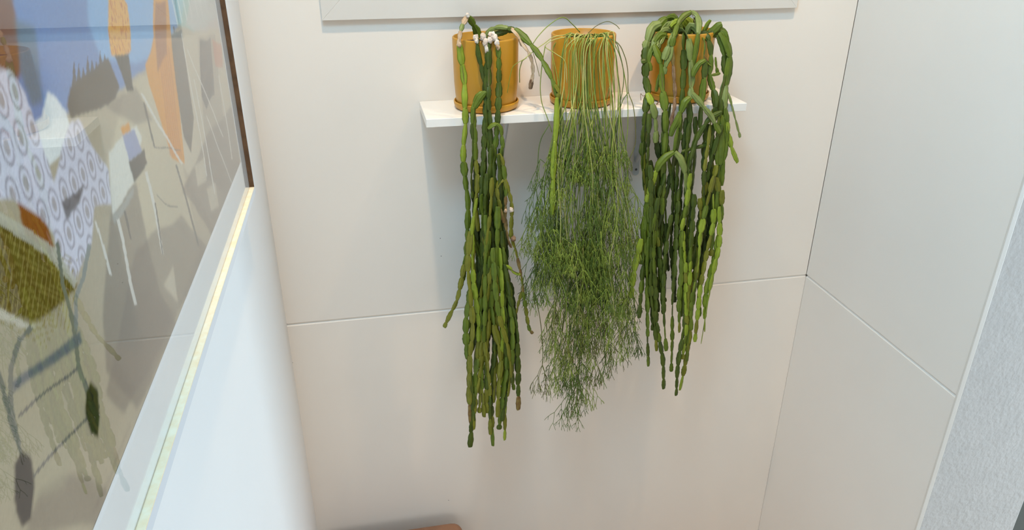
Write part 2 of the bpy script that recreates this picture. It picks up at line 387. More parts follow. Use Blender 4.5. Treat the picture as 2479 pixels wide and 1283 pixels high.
    idx = np.arange(ny*nz).reshape(nz, ny)
    F = np.stack([idx[:-1, :-1], idx[:-1, 1:], idx[1:, 1:], idx[1:, :-1]], -1).reshape(-1, 4)
    me = bpy.data.meshes.new('print'); me.vertices.add(len(verts)); me.vertices.foreach_set('co', verts.ravel())
    me.loops.add(F.size); me.loops.foreach_set('vertex_index', F.ravel()); me.polygons.add(len(F))
    me.polygons.foreach_set('loop_start', np.arange(0, F.size, 4)); me.polygons.foreach_set('loop_total', np.full(len(F), 4))
    me.update(); me.validate()
    ca = me.color_attributes.new('ink', 'FLOAT_COLOR', 'POINT')
    ca.data.foreach_set('color', np.concatenate([C2.reshape(-1, 3), np.ones((ny*nz, 1))], 1).ravel())
    m = bpy.data.materials.new('printed_paper'); m.use_nodes = True; nt = m.node_tree; bs = nt.nodes['Principled BSDF']
    at = nt.nodes.new('ShaderNodeAttribute'); at.attribute_name = 'ink'
    nt.links.new(at.outputs['Color'], bs.inputs['Base Color']); bs.inputs['Roughness'].default_value = 0.8; bs.inputs['Specular IOR Level'].default_value = 0.15
    return link('print', me, pic, m)
build_print()
def glass_material():
    m = bpy.data.materials.new('picture_glass'); m.use_nodes = True; nt = m.node_tree
    for n in list(nt.nodes): nt.nodes.remove(n)
    out = nt.nodes.new('ShaderNodeOutputMaterial'); mx = nt.nodes.new('ShaderNodeMixShader')
    tr = nt.nodes.new('ShaderNodeBsdfTransparent'); gl = nt.nodes.new('ShaderNodeBsdfGlossy'); gl.inputs['Roughness'].default_value = 0.0
    lw = nt.nodes.new('ShaderNodeLayerWeight'); lw.inputs['Blend'].default_value = 0.5
    p = nt.nodes.new('ShaderNodeMath'); p.operation = 'POWER'; p.inputs[1].default_value = 5.0
    q = nt.nodes.new('ShaderNodeMath'); q.operation = 'MULTIPLY_ADD'; q.inputs[1].default_value = 0.957; q.inputs[2].default_value = 0.043
    nt.links.new(lw.outputs['Facing'], p.inputs[0]); nt.links.new(p.outputs[0], q.inputs[0])
    nt.links.new(q.outputs[0], mx.inputs[0]); nt.links.new(tr.outputs[0], mx.inputs[1]); nt.links.new(gl.outputs[0], mx.inputs[2])
    nt.links.new(mx.outputs[0], out.inputs[0]); return m
M_GLASS = glass_material()
obj('glass_pane', box(XG-0.0006, XG, YN+0.018, YL-0.0006, ZL+0.0006, ZT-0.021), M_GLASS, pic)

# ------------------------------------------------------------------ white frame above the shelf
wf = thing('wall_frame', (0, 0, 0), 'wide white mitred frame on the back wall above the three pots', 'frame')
FX0, FX1, FZ0 = -0.0757, 1.138, EYE.z-0.2497
FZ1, RW, FD = FZ0+0.95, 0.115, 0.014
for nm, pts in (('bottom_rail', [(FX0, FZ0), (FX1, FZ0), (FX1-RW, FZ0+RW), (FX0+RW, FZ0+RW)]),
                ('left_rail', [(FX0, FZ0), (FX0+RW, FZ0+RW), (FX0+RW, FZ1-RW), (FX0, FZ1)]),
                ('right_rail', [(FX1, FZ0), (FX1, FZ1), (FX1-RW, FZ1-RW), (FX1-RW, FZ0+RW)]),
                ('top_rail', [(FX0, FZ1), (FX0+RW, FZ1-RW), (FX1-RW, FZ1-RW), (FX1, FZ1)])):
    b = prism([(x, BY-0.0003, z) for x, z in pts], (0, -FD, 0))
    bmesh.ops.bevel(b, geom=list(b.edges), offset=0.0007, segments=1, affect='EDGES')
    obj(nm, b, M_WHITE, wf)
obj('panel', box(FX0+RW-0.004, FX1-RW+0.004, BY-0.006, BY-0.0003, FZ0+RW-0.004, FZ1-RW+0.004), M_WHITE, wf)

# ------------------------------------------------------------------ shelf and brackets
SZ = EYE.z-0.4525; ST = 0.020; SX0, SX1, SY0 = 0.1415, 0.9435, 1.722
shelf = thing('wall_shelf', (0, 0, 0), 'white board shelf on grey brackets carrying three mustard pots', 'shelf')
obj('board', box(SX0, SX1, SY0, BY-0.0003, SZ-ST, SZ, 0.0009, seg=1), M_SHELF, shelf)
def bracket(x, name='bracket'):
    b = bmesh.new(); hw = 0.009; t = 0.003; L = 0.205; zt = SZ-ST
    pts = [(x-hw, BY-t, zt-0.0003), (x-hw, BY-t, zt-L)] + [(x+hw*math.cos(a), BY-t, zt-L+hw*math.sin(a)) for a in np.linspace(math.pi, 2*math.pi, 9)[1:-1]] + [(x+hw, BY-t, zt-L), (x+hw, BY-t, zt-0.0003)]
    prism(pts, (0, t-0.0003, 0), b)
    pts = [(x-hw, BY-t, zt-t-0.0003), (x-hw, SY0+0.03, zt-t-0.0003)] + [(x+hw*math.cos(a), SY0+0.03+hw*math.sin(a), zt-t-0.0003) for a in np.linspace(math.pi, 2*math.pi, 9)[1:-1]] + [(x+hw, SY0+0.03, zt-t-0.0003), (x+hw, BY-t, zt-t-0.0003)]
    prism(pts, (0, 0, t), b)
    o = obj(name, b, M_GREYMETAL, shelf)
    path = [(x, BY-t, zt-L+0.035), (x, BY-0.012, zt-L+0.045), (x, SY0+0.065, zt-0.016), (x, SY0+0.055, zt-0.004)]
    bg = Bag(); bg.add(*tube_arrays(catmull(path, 6), 0.0045, 8)); link('brace', bg.mesh('brace', [M_GREYMETAL]), o)
    for dz in (0.012,):
        c = bmesh.new(); bmesh.ops.create_uvsphere(c, u_segments=10, v_segments=6, radius=0.0035)
        bmesh.ops.scale(c, vec=(1, 0.5, 1), verts=c.verts); bmesh.ops.translate(c, vec=(x, BY-t-0.0005, zt-L+dz-0.004), verts=c.verts)
        obj('screw', c, M_SCREW, o, smooth=True)
bracket(0.731); bracket(at_y(1209, 395, BY).x)

# ------------------------------------------------------------------ pots
RIMR, POTH = 0.0785, 0.164
PY = 1.813
def pot_profile():
    r = RIMR; t = 0.0042; h = POTH
    return [(0, 0.0), (r-0.016, 0.0), (r-0.010, 0.002), (r-0.0065, 0.007), (r-0.005, 0.014), (r-0.0015, 0.06), (r, h-0.004), (r-0.0006, h-0.001), (r-0.0018, h),
            (r-t+0.0010, h), (r-t, h-0.0015), (r-t-0.001, h-0.05), (0, h-0.05)]
def saucer_profile():
    r = 0.0795
    return [(0, 0), (r-0.013, 0), (r-0.007, 0.001), (r-0.003, 0.004), (r-0.0008, 0.010), (r, 0.0165), (r-0.0008, 0.0185), (r-0.0024, 0.0187), (r-0.0038, 0.017), (r-0.0045, 0.010), (r-0.008, 0.0055), (r-0.013, 0.0042), (0, 0.0040)]
pot_me = None
CX = [at_y(1175, 86, PY).x, at_y(1413, 82, PY).x, at_y(1654, 76, PY).x]
LABELS = [('mustard pot at the left end of the shelf trailing long narrow jointed cactus stems', 'mustard saucer under the leftmost pot on the white shelf'),
          ('middle mustard pot on the shelf spilling a bushy curtain of threadlike green stems', 'mustard saucer under the middle pot with threadlike stems'),
          ('mustard pot at the right end of the shelf overgrown with thick jointed cactus stems', 'mustard saucer under the rightmost pot on the white shelf')]
PLANTS = []
for i in range(3):
    base = Vector((CX[i], PY, SZ+0.0044))
    s = obj('saucer', lathe(saucer_profile(), 72), M_POT, smooth=True); s.location = (CX[i], PY, SZ+0.0002)
    tag(s, LABELS[i][1], 'saucer', 'saucers under the pots')
    t = thing('trailing_cactus', base, LABELS[i][0], 'potted plant', 'potted plants on the shelf')
    p = obj('pot', lathe(pot_profile(), 72), M_POT, t, smooth=True); p['label'] = 'mustard yellow glazed pot'
    b = bmesh.new(); bmesh.ops.create_circle(b, cap_ends=False, segments=40, radius=RIMR-0.0048)
    b2 = lathe([(0, POTH-0.016)] + [(r, POTH-0.018+0.003*math.sin(r*400)) for r in np.linspace(0.01, RIMR-0.0052, 7)] + [(RIMR-0.0055, POTH-0.04), (0, POTH-0.04)], 40); b.free()
    for v in b2.verts:
        if v.co.z > POTH-0.03: v.co.z += 0.004*noise.noise((v.co.x*90+i, v.co.y*90, 0))
    obj('soil', b2, M_SOIL, t, smooth=True)
    PLANTS.append((t, base))

# ------------------------------------------------------------------ jointed cactus stems
def joint_mesh(name, kind, green):
    """one joint, unit length along +Z, unit half width along X"""
    rs = np.random.RandomState(hash((kind*31+len(green)*7)) % 9999)
    prof = {0: [(0, .46), (.05, .60), (.14, .80), (.28, .93), (.46, 1.0), (.62, .99), (.77, .93), (.89, .82), (.96, .66), (1, .42)],
            1: [(0, .40), (.05, .50), (.16, .64), (.32, .80), (.50, .93), (.68, 1.0), (.82, .98), (.92, .86), (.97, .68), (1, .40)],
            2: [(0, .58), (.04, .74), (.12, .88), (.26, .97), (.45, 1.0), (.60, .98), (.75, .94), (.88, .86), (.96, .74), (1, .56)],
            3: [(0, .46), (.05, .62), (.15, .78), (.30, .86), (.45, .98), (.58, .88), (.72, 1.0), (.86, .90), (.95, .72), (1, .44)]}[kind % 4]
    V = []; F = []; N = 8
    three = kind >= 4
    for k, (t, wd) in enumerate(prof):
        wl = wd*(1+0.05*rs.randn()); wr = wd*(1+0.05*rs.randn()); h = 0.27*min(1, wd*1.15)
        bend = 0.10*math.sin(math.pi*t)*(1 if kind % 2 else -1)
        if three:
            ang = [90, 130, 210, 250, 330, 10]; rad = [1, .42, 1, .42, 1, .42]
            for a, r in zip(ang, rad): V.append((wd*r*math.cos(math.radians(a)), wd*r*0.8*math.sin(math.radians(a))+bend, t))
        else:
            for x, yy in ((-wl, 0.0), (-.52*wl, -.17*wd), (-.10*wd, -.22*wd), (0, -h*0.95), (.10*wd, -.22*wd), (.52*wr, -.17*wd), (wr, 0.0), (0, h*.55)):
                V.append((x, yy+bend, t))
    N = 6 if three else 8
    for k in range(len(prof)-1):
        for i in range(N):
            j = (i+1) % N; F.append((k*N+i, k*N+j, (k+1)*N+j, (k+1)*N+i))
    F.append(tuple(range(N-1, -1, -1))); F.append(tuple((len(prof)-1)*N+i for i in range(N)))
    me = bpy.data.meshes.new(name); me.from_pydata(V, [], F); me.materials.append(GREENS[green])
    me.polygons.foreach_set('use_smooth', [True]*len(me.polygons)); me.update()
    return me, np.array(V), F
JOINTS = {g: [joint_mesh('joint', k, g) for k in range(6)] for g in GREENS}
GIDX = {g: i for i, g in enumerate(GREENS)}

def arc_resample(path):
    P = np.array(path); d = np.r_[0, np.cumsum(np.linalg.norm(np.diff(P, axis=0), axis=1))]
    return P, d
def point_at(P, d, s): return np.array([np.interp(s, d, P[:, k]) for k in range(3)])

def swept_joint(P, d, s0, s1, W, tw, R, h=0.15, pinch=0.46):
    """a flat joint that follows the bend of its stem: midrib, thin scalloped wings"""
    ts = [0, .04, .10, .20, .32, .45, .58, .70, .81, .90, .96, 1.0]
    mid = R.uniform(0.45, 0.65); V = []; F = []; N = 8; hw = W/2
    sc = R.uniform(2.0, 3.5); ph1, ph2 = R.uniform(0, 6), R.uniform(0, 6); fp = None
    for k, t in enumerate(ts):
        s_ = s0+(s1-s0)*(-0.02+1.05*t); c = point_at(P, d, s_)
        tg = point_at(P, d, s_+0.003)-point_at(P, d, s_-0.003); tg /= np.linalg.norm(tg)+1e-9
        f = np.array([-math.sin(tw), -math.cos(tw), 0.45]) if fp is None else fp
        f = f-tg*np.dot(f, tg); f /= np.linalg.norm(f)+1e-9; fp = f
        x = np.cross(-f, tg)
        q = t/mid*0.5 if t < mid else 0.5+(t-mid)/(1-mid)*0.5
        wd = pinch+(1-pinch)*math.sin(math.pi*q)**0.62
        wl = wd*(1+0.07*math.sin(ph1+sc*6.28*t)); wr = wd*(1+0.07*math.sin(ph2+sc*6.28*t))
        for a, b_ in ((-wl, 0), (-.55*wl, .07*wd), (-.13*wd, .11*wd), (0, .11+h*wd), (.13*wd, .11*wd), (.55*wr, .07*wd), (wr, 0), (0, -.10*wd)):
            V.append(c+x*a*hw+f*b_*hw)
    for k in range(len(ts)-1):
        for i in range(N):
            j = (i+1) % N; F.append((k*N+i, (k+1)*N+i, (k+1)*N+j, k*N+j))
    F.append(tuple(range(N))); F.append(tuple((len(ts)-1)*N+N-1-i for i in range(N)))
    return np.array(V), F
def joint_stem(plant, pts, L, Wd, greens, merged=False, rnd=None, flat=0.6, kinds=(0, 1, 2, 3), core=True, jitter=0.25, tipcol=None, bent=False):
    """a stem through the 3-D points: a woody core mesh that parents its joints"""
    rnd = rnd or random
    root, base = plant
    loc = [np.array(p)-np.array(base) for p in pts]
    P, d = arc_resample(catmull(loc, 8)); tot = d[-1]
    bag = Bag(); s = 0.0; joints = []; spans = []
    cur = rnd.choice(greens)
    while s < tot-0.008:
        l = L*rnd.uniform(1-jitter, 1+jitter)
        if tot-s-l < 0.35*L: l = tot-s
        a, b_ = point_at(P, d, s), point_at(P, d, min(tot, s+l))
        wv = Wd*1.12*rnd.uniform(0.82, 1.18)
        if tot-s < 2.2*L: wv *= 0.85
        if rnd.random() < 0.35: cur = rnd.choice(greens)
        joints.append((a, b_, wv, cur)); spans.append((s, min(tot, s+l))); s += l
    jit = min(0.0024, 0.055*L)
    for i in range(len(joints)-1 if not bent else 0):
        o_ = np.array([rnd.uniform(-1, 1)*jit, rnd.uniform(-.6, .6)*jit, rnd.uniform(-.5, .5)*jit])
        joints[i] = (joints[i][0], joints[i][1]+o_)+joints[i][2:]; joints[i+1] = (joints[i+1][0]+o_,)+joints[i+1][1:]
    if tipcol and joints: a, b_, wv, c = joints[-1]; joints[-1] = (a, b_, wv, tipcol)
    core_path = [j[0] for j in joints]+[joints[-1][0]*0.15+joints[-1][1]*0.85]
    bag.add(*tube_arrays(core_path, 0.0008 if bent else 0.0012, 5), mi=0)
    mats = [M_CORE]
    tw = rnd.uniform(-1, 1)*flat
    J = []
    for ji, (a, b_, wv, g) in enumerate(joints):
        if bent:
            tw = 0.5*tw+rnd.uniform(-1, 1)*flat
            V, F = swept_joint(P, d, spans[ji][0], spans[ji][1], wv, tw, rnd)
            if merged:
                if g not in [m for m in mats if isinstance(m, str)]: mats.append(g)
                bag.add(V, F, mi=mats.index(g))
            else:
                jb = Bag(); jb.add(V, F); J.append((jb.mesh('joint', [GREENS[g]]), None, None))
            continue
        z = b_-a; ln = np.linalg.norm(z); z = z/ln
        tw = 0.5*tw+rnd.uniform(-1, 1)*flat
        f = np.array([0.15*math.sin(tw)*0-math.sin(tw)*1.0, -math.cos(tw), 0.12]); # facing direction (roughly towards the room)
        f -= z*np.dot(f, z); f /= np.linalg.norm(f)
        y = -f; x = np.cross(y, z)
        M = np.eye(4); hw = wv/2; th = hw*rnd.uniform(0.75, 1.0)
        M[:3, 0] = x*hw; M[:3, 1] = y*th; M[:3, 2] = z*ln*1.05; M[:3, 3] = a-z*ln*0.025
        k = rnd.choice(kinds)
        if merged:
            me, V, F = JOINTS[g][k]
            if g not in [m for m in mats if isinstance(m, str)]: mats.append(g)
            bag.add((M[:3, :3] @ V.T).T+M[:3, 3], F, mi=mats.index(g))
        else: J.append((g, k, M))
    mm = [m if not isinstance(m, str) else GREENS[m] for m in mats]
    st = link('stem', bag.mesh('stem', mm), root)
    for g, k, M in J:
        o = bpy.data.objects.new('joint', g if M is None else JOINTS[g][k][0]); COL.objects.link(o); o.parent = st
        if M is not None: o.matrix_local = Matrix(M.tolist())
    return st, loc

def crust(parent, p, base, r, m=None, stretch=(1, 1, 1.3)):
    b = bmesh.new(); bmesh.ops.create_icosphere(b, subdivisions=3, radius=r)
    sd = random.random()*50
    for v in b.verts:
        v.co *= 1+0.50*noise.noise(v.co*(1.3/r)+Vector((sd, 0, 0)))+0.22*noise.noise(v.co*(3.4/r)+Vector((0, sd, 0)))
        v.co = Vector((v.co.x*stretch[0], v.co.y*stretch[1], v.co.z*stretch[2]))
    bmesh.ops.translate(b, vec=Vector(p)-Vector(base), verts=b.verts)
    o = obj('crust', b, m or M_CALLUS, parent, smooth=True); o['label'] = 'white mealy crust' if m is None else 'dry brown scar'
    return o

def px_path(pts, Ydef=1.695):
    """(px, py[, depth]) -> 3-D points; a missing depth keeps the last one"""
    out = []; Y = Ydef
    for p in pts:
        if len(p) == 3: Y = p[2]
        q = at_y(p[0], p[1], Y); out.append((q.x, q.y, q.z))
    return out

# ---------------- plant at the left
R1 = random.Random(11); P1 = PLANTS[0]
def s1(pts, L, W, g, **k):
    k.setdefault('merged', W <= 0.0126); k.setdefault('bent', True)
    return joint_stem(P1, px_path(pts), L, W, g, rnd=R1, **k)
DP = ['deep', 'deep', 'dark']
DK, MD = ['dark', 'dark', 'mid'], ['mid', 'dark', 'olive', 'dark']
OL, LI = ['olive', 'mid', 'dark', 'olive'], ['light', 'light', 'olive']
a, _ = s1([(1160, 92, 1.79), (1152, 70, 1.785), (1142, 52, 1.775), (1132, 40, 1.765)], 0.028, 0.015, ['dark', 'mid'], flat=0.3)
crust(a, at_y(1132, 37, 1.762), P1[1], 0.0042)
a, _ = s1([(1131, 40, 1.765), (1121, 58, 1.75), (1114, 82, 1.735), (1111, 104, 1.725), (1112, 109, 1.722)], 0.022, 0.011, ['tan', 'sage'], flat=0.2)
crust(a, at_y(1111, 108, 1.72), P1[1], 0.0045, M_TAN)
s1([(1112, 106, 1.72), (1117, 145), (1124, 196), (1125, 245, 1.705), (1127, 300), (1122, 355), (1122, 392)], 0.048, 0.0155, ['light'], flat=0.2, kinds=(0, 1))
s1([(1122, 392, 1.705), (1128, 450), (1133, 490), (1132, 560), (1132, 590), (1126, 640), (1121, 680)], 0.042, 0.0145, ['olive', 'light', 'mid'], flat=0.3)
s1([(1124, 640, 1.70), (1115, 690), (1105, 730), (1088, 765), (1075, 793)], 0.030, 0.0115, ['mid', 'olive'], flat=0.5)
a, _ = s1([(1156, 92, 1.745), (1155, 96, 1.728), (1158, 130, 1.72), (1166, 165), (1173, 198), (1176, 240), (1175, 290, 1.70), (1172, 350), (1168, 430), (1163, 520)], 0.036, 0.013, DK)
crust(a, at_y(1152, 91, 1.73), P1[1], 0.0055); crust(a, at_y(1154, 99, 1.724), P1[1], 0.0042)
a, _ = s1([(1176, 94, 1.745), (1176, 97, 1.728), (1179, 130, 1.715), (1178, 200), (1177, 262, 1.70), (1180, 310), (1184, 350), (1187, 420), (1190, 500), (1186, 600), (1180, 700)], 0.034, 0.0125, MD)
crust(a, at_y(1170, 90, 1.73), P1[1], 0.0065); crust(a, at_y(1175, 103, 1.718), P1[1], 0.0062); crust(a, at_y(1177, 117, 1.716), P1[1], 0.0055, stretch=(.8, .8, 1.9))
a, _ = s1([(1190, 88, 1.745), (1186, 97, 1.727), (1184, 130, 1.713), (1184, 190), (1183, 232, 1.70), (1186, 300), (1192, 380), (1197, 470), (1203, 560), (1205, 660)], 0.036, 0.0125, DK)
crust(a, at_y(1189, 86, 1.732), P1[1], 0.0062); crust(a, at_y(1185, 97, 1.722), P1[1], 0.006); crust(a, at_y(1193, 83, 1.735), P1[1], 0.005)
a, _ = s1([(1197, 92, 1.745), (1202, 100, 1.727), (1207, 130, 1.717), (1208, 200), (1206, 262, 1.70), (1204, 300), (1201, 335), (1197, 372), (1196, 430)], 0.030, 0.0135, DK)
crust(a, at_y(1199, 92, 1.727), P1[1], 0.0062); crust(a, at_y(1203, 104, 1.72), P1[1], 0.0052); crust(a, at_y(1205, 114, 1.716), P1[1], 0.0045, M_TAN)
# side loops off the main stems
s1([(1176, 223, 1.705), (1160, 228), (1148, 248), (1144, 272, 1.70), (1143, 310), (1146, 360), (1141, 430), (1144, 480)], 0.040, 0.0095, ['dark', 'brown', 'mid'])
s1([(1177, 222, 1.702), (1164, 236), (1152, 256), (1146, 275), (1150, 330), (1152, 390), (1156, 440), (1152, 500), (1158, 560)], 0.038, 0.0125, ['mid', 'olive', 'dark'])
s1([(1181, 312, 1.694), (1192, 303), (1204, 301), (1213, 312), (1215, 335), (1218, 358)], 0.030, 0.0120, ['dark', 'mid'])
s1([(1216, 352, 1.694), (1214, 395), (1219, 440), (1224, 470)], 0.034, 0.0115, ['dark', 'mid'])
s1([(1206, 372, 1.69), (1218, 400), (1222, 430), (1226, 450), (1236, 480), (1240, 510)], 0.032, 0.0115, ['mid', 'olive'])
s1([(1219, 436, 1.689), (1208, 442), (1203, 460), (1208, 490), (1220, 540)], 0.028, 0.010, ['brown', 'dark', 'olive'])
a, _ = s1([(1224, 455, 1.69), (1224, 500), (1224, 540), (1230, 580), (1238, 600)], 0.028, 0.0085, ['tan', 'mid', 'brown'])
crust(a, at_y(1224, 510, 1.685), P1[1], 0.004, M_TAN)
a, _ = s1([(1240, 500, 1.69), (1238, 540), (1238, 575), (1248, 605), (1256, 640), (1264, 680), (1266, 710)], 0.027, 0.0105, ['olive', 'brown', 'olive'])
crust(a, at_y(1238, 508, 1.684), P1[1], 0.005); crust(a, at_y(1243, 578, 1.684), P1[1], 0.006, M_BROWN)
s1([(1266, 705, 1.69), (1272, 740), (1276, 770), (1281, 795), (1290, 808)], 0.026, 0.0095, ['mid', 'olive'], tipcol='brown')
s1([(1265, 705, 1.692), (1256, 730), (1250, 760)], 0.028, 0.0100, ['olive'])
s1([(1220, 642, 1.685), (1233, 648), (1245, 660), (1260, 665)], 0.022, 0.0085, ['olive', 'light'])
# long arm reaching across to the middle pot
s1([(1172, 92, 1.80), (1186, 74, 1.795), (1206, 66, 1.785), (1226, 68, 1.775), (1246, 72, 1.765)], 0.042, 0.0145, ['sage', 'dark', 'mid'], flat=0.5)
s1([(1196, 86, 1.79), (1215, 80, 1.785), (1236, 74, 1.775), (1250, 74, 1.765)], 0.036, 0.012, ['sage', 'dark'], flat=0.7)
s1([(1190, 82, 1.80), (1212, 72, 1.79), (1230, 66, 1.78)], 0.034, 0.014, ['dark', 'sage'], flat=0.3)
s1([(1245, 70, 1.765), (1262, 84, 1.755), (1282, 105, 1.74), (1300, 126, 1.73), (1318, 155, 1.715), (1333, 185, 1.70), (1343, 212, 1.69), (1348, 236, 1.685)], 0.050, 0.0150, ['mid', 'mid', 'light'], flat=0.4)
s1([(1343, 205, 1.688), (1352, 222, 1.686), (1350, 240, 1.684)], 0.018, 0.013, ['olive', 'brown'])
s1([(1348, 236, 1.675), (1347, 300, 1.668), (1341, 380), (1339, 450), (1336, 520)], 0.085, 0.0145, ['light'], flat=0.15, kinds=(0, 1), tipcol='light')
s1([(1238, 70, 1.765), (1254, 86, 1.755), (1266, 108, 1.745), (1280, 128, 1.738), (1288, 150, 1.735), (1290, 178, 1.733), (1286, 200, 1.732)], 0.030, 0.0095, ['tan'], flat=0.4)
s1([(1287, 192, 1.732), (1284, 216, 1.732)], 0.024, 0.012, ['dead'])
s1([(1237, 68, 1.768), (1252, 80, 1.76), (1264, 112, 1.752)], 0.03, 0.008, ['tan', 'sage'], flat=0.4)
# lower curtain: individually aimed tips, grown from points on the bundle above
env1 = [(300, 1140, 1212), (400, 1143, 1218), (500, 1140, 1225), (600, 1138, 1235), (700, 1134, 1248), (800, 1132, 1248), (900, 1134, 1248), (1000, 1140, 1235), (1090, 1145, 1225)]
def env(tab, y, u):
    ys = [t[0] for t in tab]; l = np.interp(y, ys, [t[1] for t in tab]); r = np.interp(y, ys, [t[2] for t in tab])
    return l+(r-l)*u
def curtain(plant, tab, y0, tip, u0, u1, L, W, greens, Y, R, merged, wander=0.09, tipcol=None):
    x_tip, y_tip = tip; n = max(3, int((y_tip-y0)/70)); pts = []
    ph = R.uniform(0, 6); fr = R.uniform(0.008, 0.018)
    for i in range(n+1):
        t = i/n; y = y0+(y_tip-y0)*t
        xe = env(tab, y, u0+(u1-u0)*t+wander*math.sin(ph+y*fr))
        k = max(0, (t-0.55)/0.45)**1.5
        pts.append((xe*(1-k)+x_tip*k+R.uniform(-4, 4)*(0 < i < n), y, Y+0.006*math.sin(ph*2+y*0.01)))
    return joint_stem(plant, px_path(pts), L, W, greens, merged=merged, rnd=R, tipcol=tipcol, bent=True, flat=0.7)
def uof(tab, x, y):
    l, r = env(tab, y, 0), env(tab, y, 1); return min(1.05, max(-0.05, (x-l)/(r-l)))
tips1 = [((1140, 1027), 560, 'brown'), ((1148, 1040), 640, None), ((1138, 1083), 700, None), ((1172, 1010), 620, None), ((1187, 1053), 520, None), ((1193, 1080), 660, None),
         ((1222, 1066), 600, None), ((1216, 1020), 500, None), ((1255, 993), 640, 'brown'), ((1205, 1010), 560, None), ((1160, 1000), 430, None), ((1230, 960), 560, None),
         ((1178, 1000), 470, None), ((1208, 1040), 700, None), ((1150, 985), 480, None), ((1196, 975), 420, None), ((1240, 930), 600, None)]
for tip, y0, tc in tips1:
    u = uof(env1, *tip)
    curtain(P1, env1, y0, tip, min(1, max(0, 0.5*u+R1.uniform(0, .5))), u, R1.uniform(0.040, 0.054), R1.uniform(0.0125, 0.0160), R1.choice([OL, MD, OL, ['mid', 'olive', 'light']]), 1.672+R1.uniform(-.012, .012), R1, False, tipcol=tc)
back1 = [((R1.uniform(1136, 1245), R1.uniform(760, 960)), R1.uniform(320, 620)) for _ in range(21)] + [((1137, 762), 560), ((1130, 800), 600), ((1250, 900), 620), ((1236, 860), 560)]
for tip, y0 in back1:
    u = uof(env1, *tip)
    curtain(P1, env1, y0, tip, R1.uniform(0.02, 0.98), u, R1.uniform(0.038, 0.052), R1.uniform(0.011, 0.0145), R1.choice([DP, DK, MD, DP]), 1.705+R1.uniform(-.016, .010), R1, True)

# ---------------- plant at the right
R3 = random.Random(5); P3 = PLANTS[2]
def s3(pts, L, W, g, **k):
    k.setdefault('kinds', (1, 2, 2, 3)); k.setdefault('merged', W <= 0.0146); k.setdefault('bent', True)
    return joint_stem(P3, px_path(pts), L*1.22, W*1.16, g, rnd=R3, **k)
SG = ['sage', 'sage', 'mid']
s3([(1640, 85, 1.80), (1632, 45, 1.795), (1612, 46, 1.785), (1596, 62, 1.775), (1584, 72, 1.765)], 0.050, 0.018, ['sage', 'mid'], flat=0.4)
s3([(1600, 56, 1.77), (1580, 66, 1.76), (1569, 95, 1.75), (1562, 118, 1.745)], 0.042, 0.020, SG, flat=0.3)
s3([(1565, 112, 1.745), (1563, 150, 1.735), (1563, 190, 1.725), (1569, 222, 1.715), (1564, 262, 1.70), (1560, 300), (1557, 345), (1556, 400), (1560, 460)], 0.036, 0.0155, ['mid', 'sage', 'dark'])
s3([(1567, 225, 1.712), (1577, 248, 1.70), (1585, 278), (1588, 305), (1588, 346)], 0.029, 0.0145, ['light', 'sage'], flat=0.3)
s3([(1566, 146, 1.735), (1552, 149, 1.735)], 0.018, 0.012, ['mid', 'dark'])
s3([(1630, 80, 1.79), (1618, 60, 1.78), (1600, 78, 1.765), (1588, 98, 1.75), (1578, 128, 1.74)], 0.044, 0.017, SG, flat=0.5)
s3([(1645, 70, 1.79), (1630, 58, 1.785), (1612, 72, 1.77), (1602, 98, 1.75), (1590, 120, 1.74), (1580, 134, 1.735)], 0.040, 0.016, ['sage', 'dark', 'mid'], flat=0.6)
s3([(1584, 110, 1.74), (1594, 135, 1.728), (1602, 165, 1.72), (1602, 200, 1.715), (1606, 232, 1.705), (1611, 275, 1.695), (1612, 330), (1607, 390), (1604, 450), (1603, 520)], 0.044, 0.0155, ['sage', 'mid', 'mid'])
s3([(1596, 180, 1.722), (1592, 205, 1.72), (1588, 222, 1.718)], 0.036, 0.011, ['mid'])
s3([(1675, 28, 1.775), (1655, 40, 1.77), (1642, 58, 1.76), (1633, 84, 1.728), (1626, 112, 1.722)], 0.046, 0.0145, ['sage', 'mid'], flat=0.3)
s3([(1640, 78, 1.755), (1630, 88, 1.732), (1618, 115, 1.724), (1607, 145, 1.72)], 0.042, 0.018, SG, flat=0.3)
s3([(1636, 80, 1.75), (1628, 94, 1.729), (1622, 130, 1.722), (1612, 155, 1.72), (1608, 180, 1.72)], 0.04, 0.014, ['sage', 'mid'], flat=0.5)
s3([(1674, 28, 1.775), (1688, 38, 1.77), (1692, 58, 1.748), (1690, 86, 1.730), (1686, 115, 1.724), (1680, 150, 1.720), (1677, 182, 1.718)], 0.050, 0.0145, ['sage', 'mid', 'light'], flat=0.3)
s3([(1680, 82, 1.79), (1686, 60, 1.785), (1682, 42, 1.78)], 0.045, 0.013, ['mid', 'dark'], flat=0.4)
s3([(1658, 80, 1.80), (1652, 60, 1.80), (1640, 48, 1.80)], 0.04, 0.020, ['light', 'sage'], flat=0.4)
s3([(1668, 80, 1.80), (1666, 60, 1.80), (1654, 45, 1.80)], 0.04, 0.018, ['sage', 'light'], flat=0.4)
s3([(1672, 78, 1.79), (1660, 62, 1.79), (1650, 52, 1.79)], 0.03, 0.015, ['light'], flat=0.4)
s3([(1640, 84, 1.775), (1652, 74, 1.755), (1664, 86, 1.728), (1670, 115, 1.722), (1672, 150, 1.718), (1675, 190, 1.715), (1673, 215, 1.71), (1672, 240, 1.70)], 0.046, 0.0165, ['sage', 'sage', 'mid'], flat=0.3)
s3([(1672, 236, 1.69), (1660, 245, 1.688), (1652, 262), (1640, 290), (1628, 315), (1623, 330)], 0.045, 0.0150, ['mid', 'sage'], flat=0.3)
s3([(1645, 270, 1.688), (1642, 305), (1636, 340), (1632, 372)], 0.040, 0.0125, ['mid', 'light'])
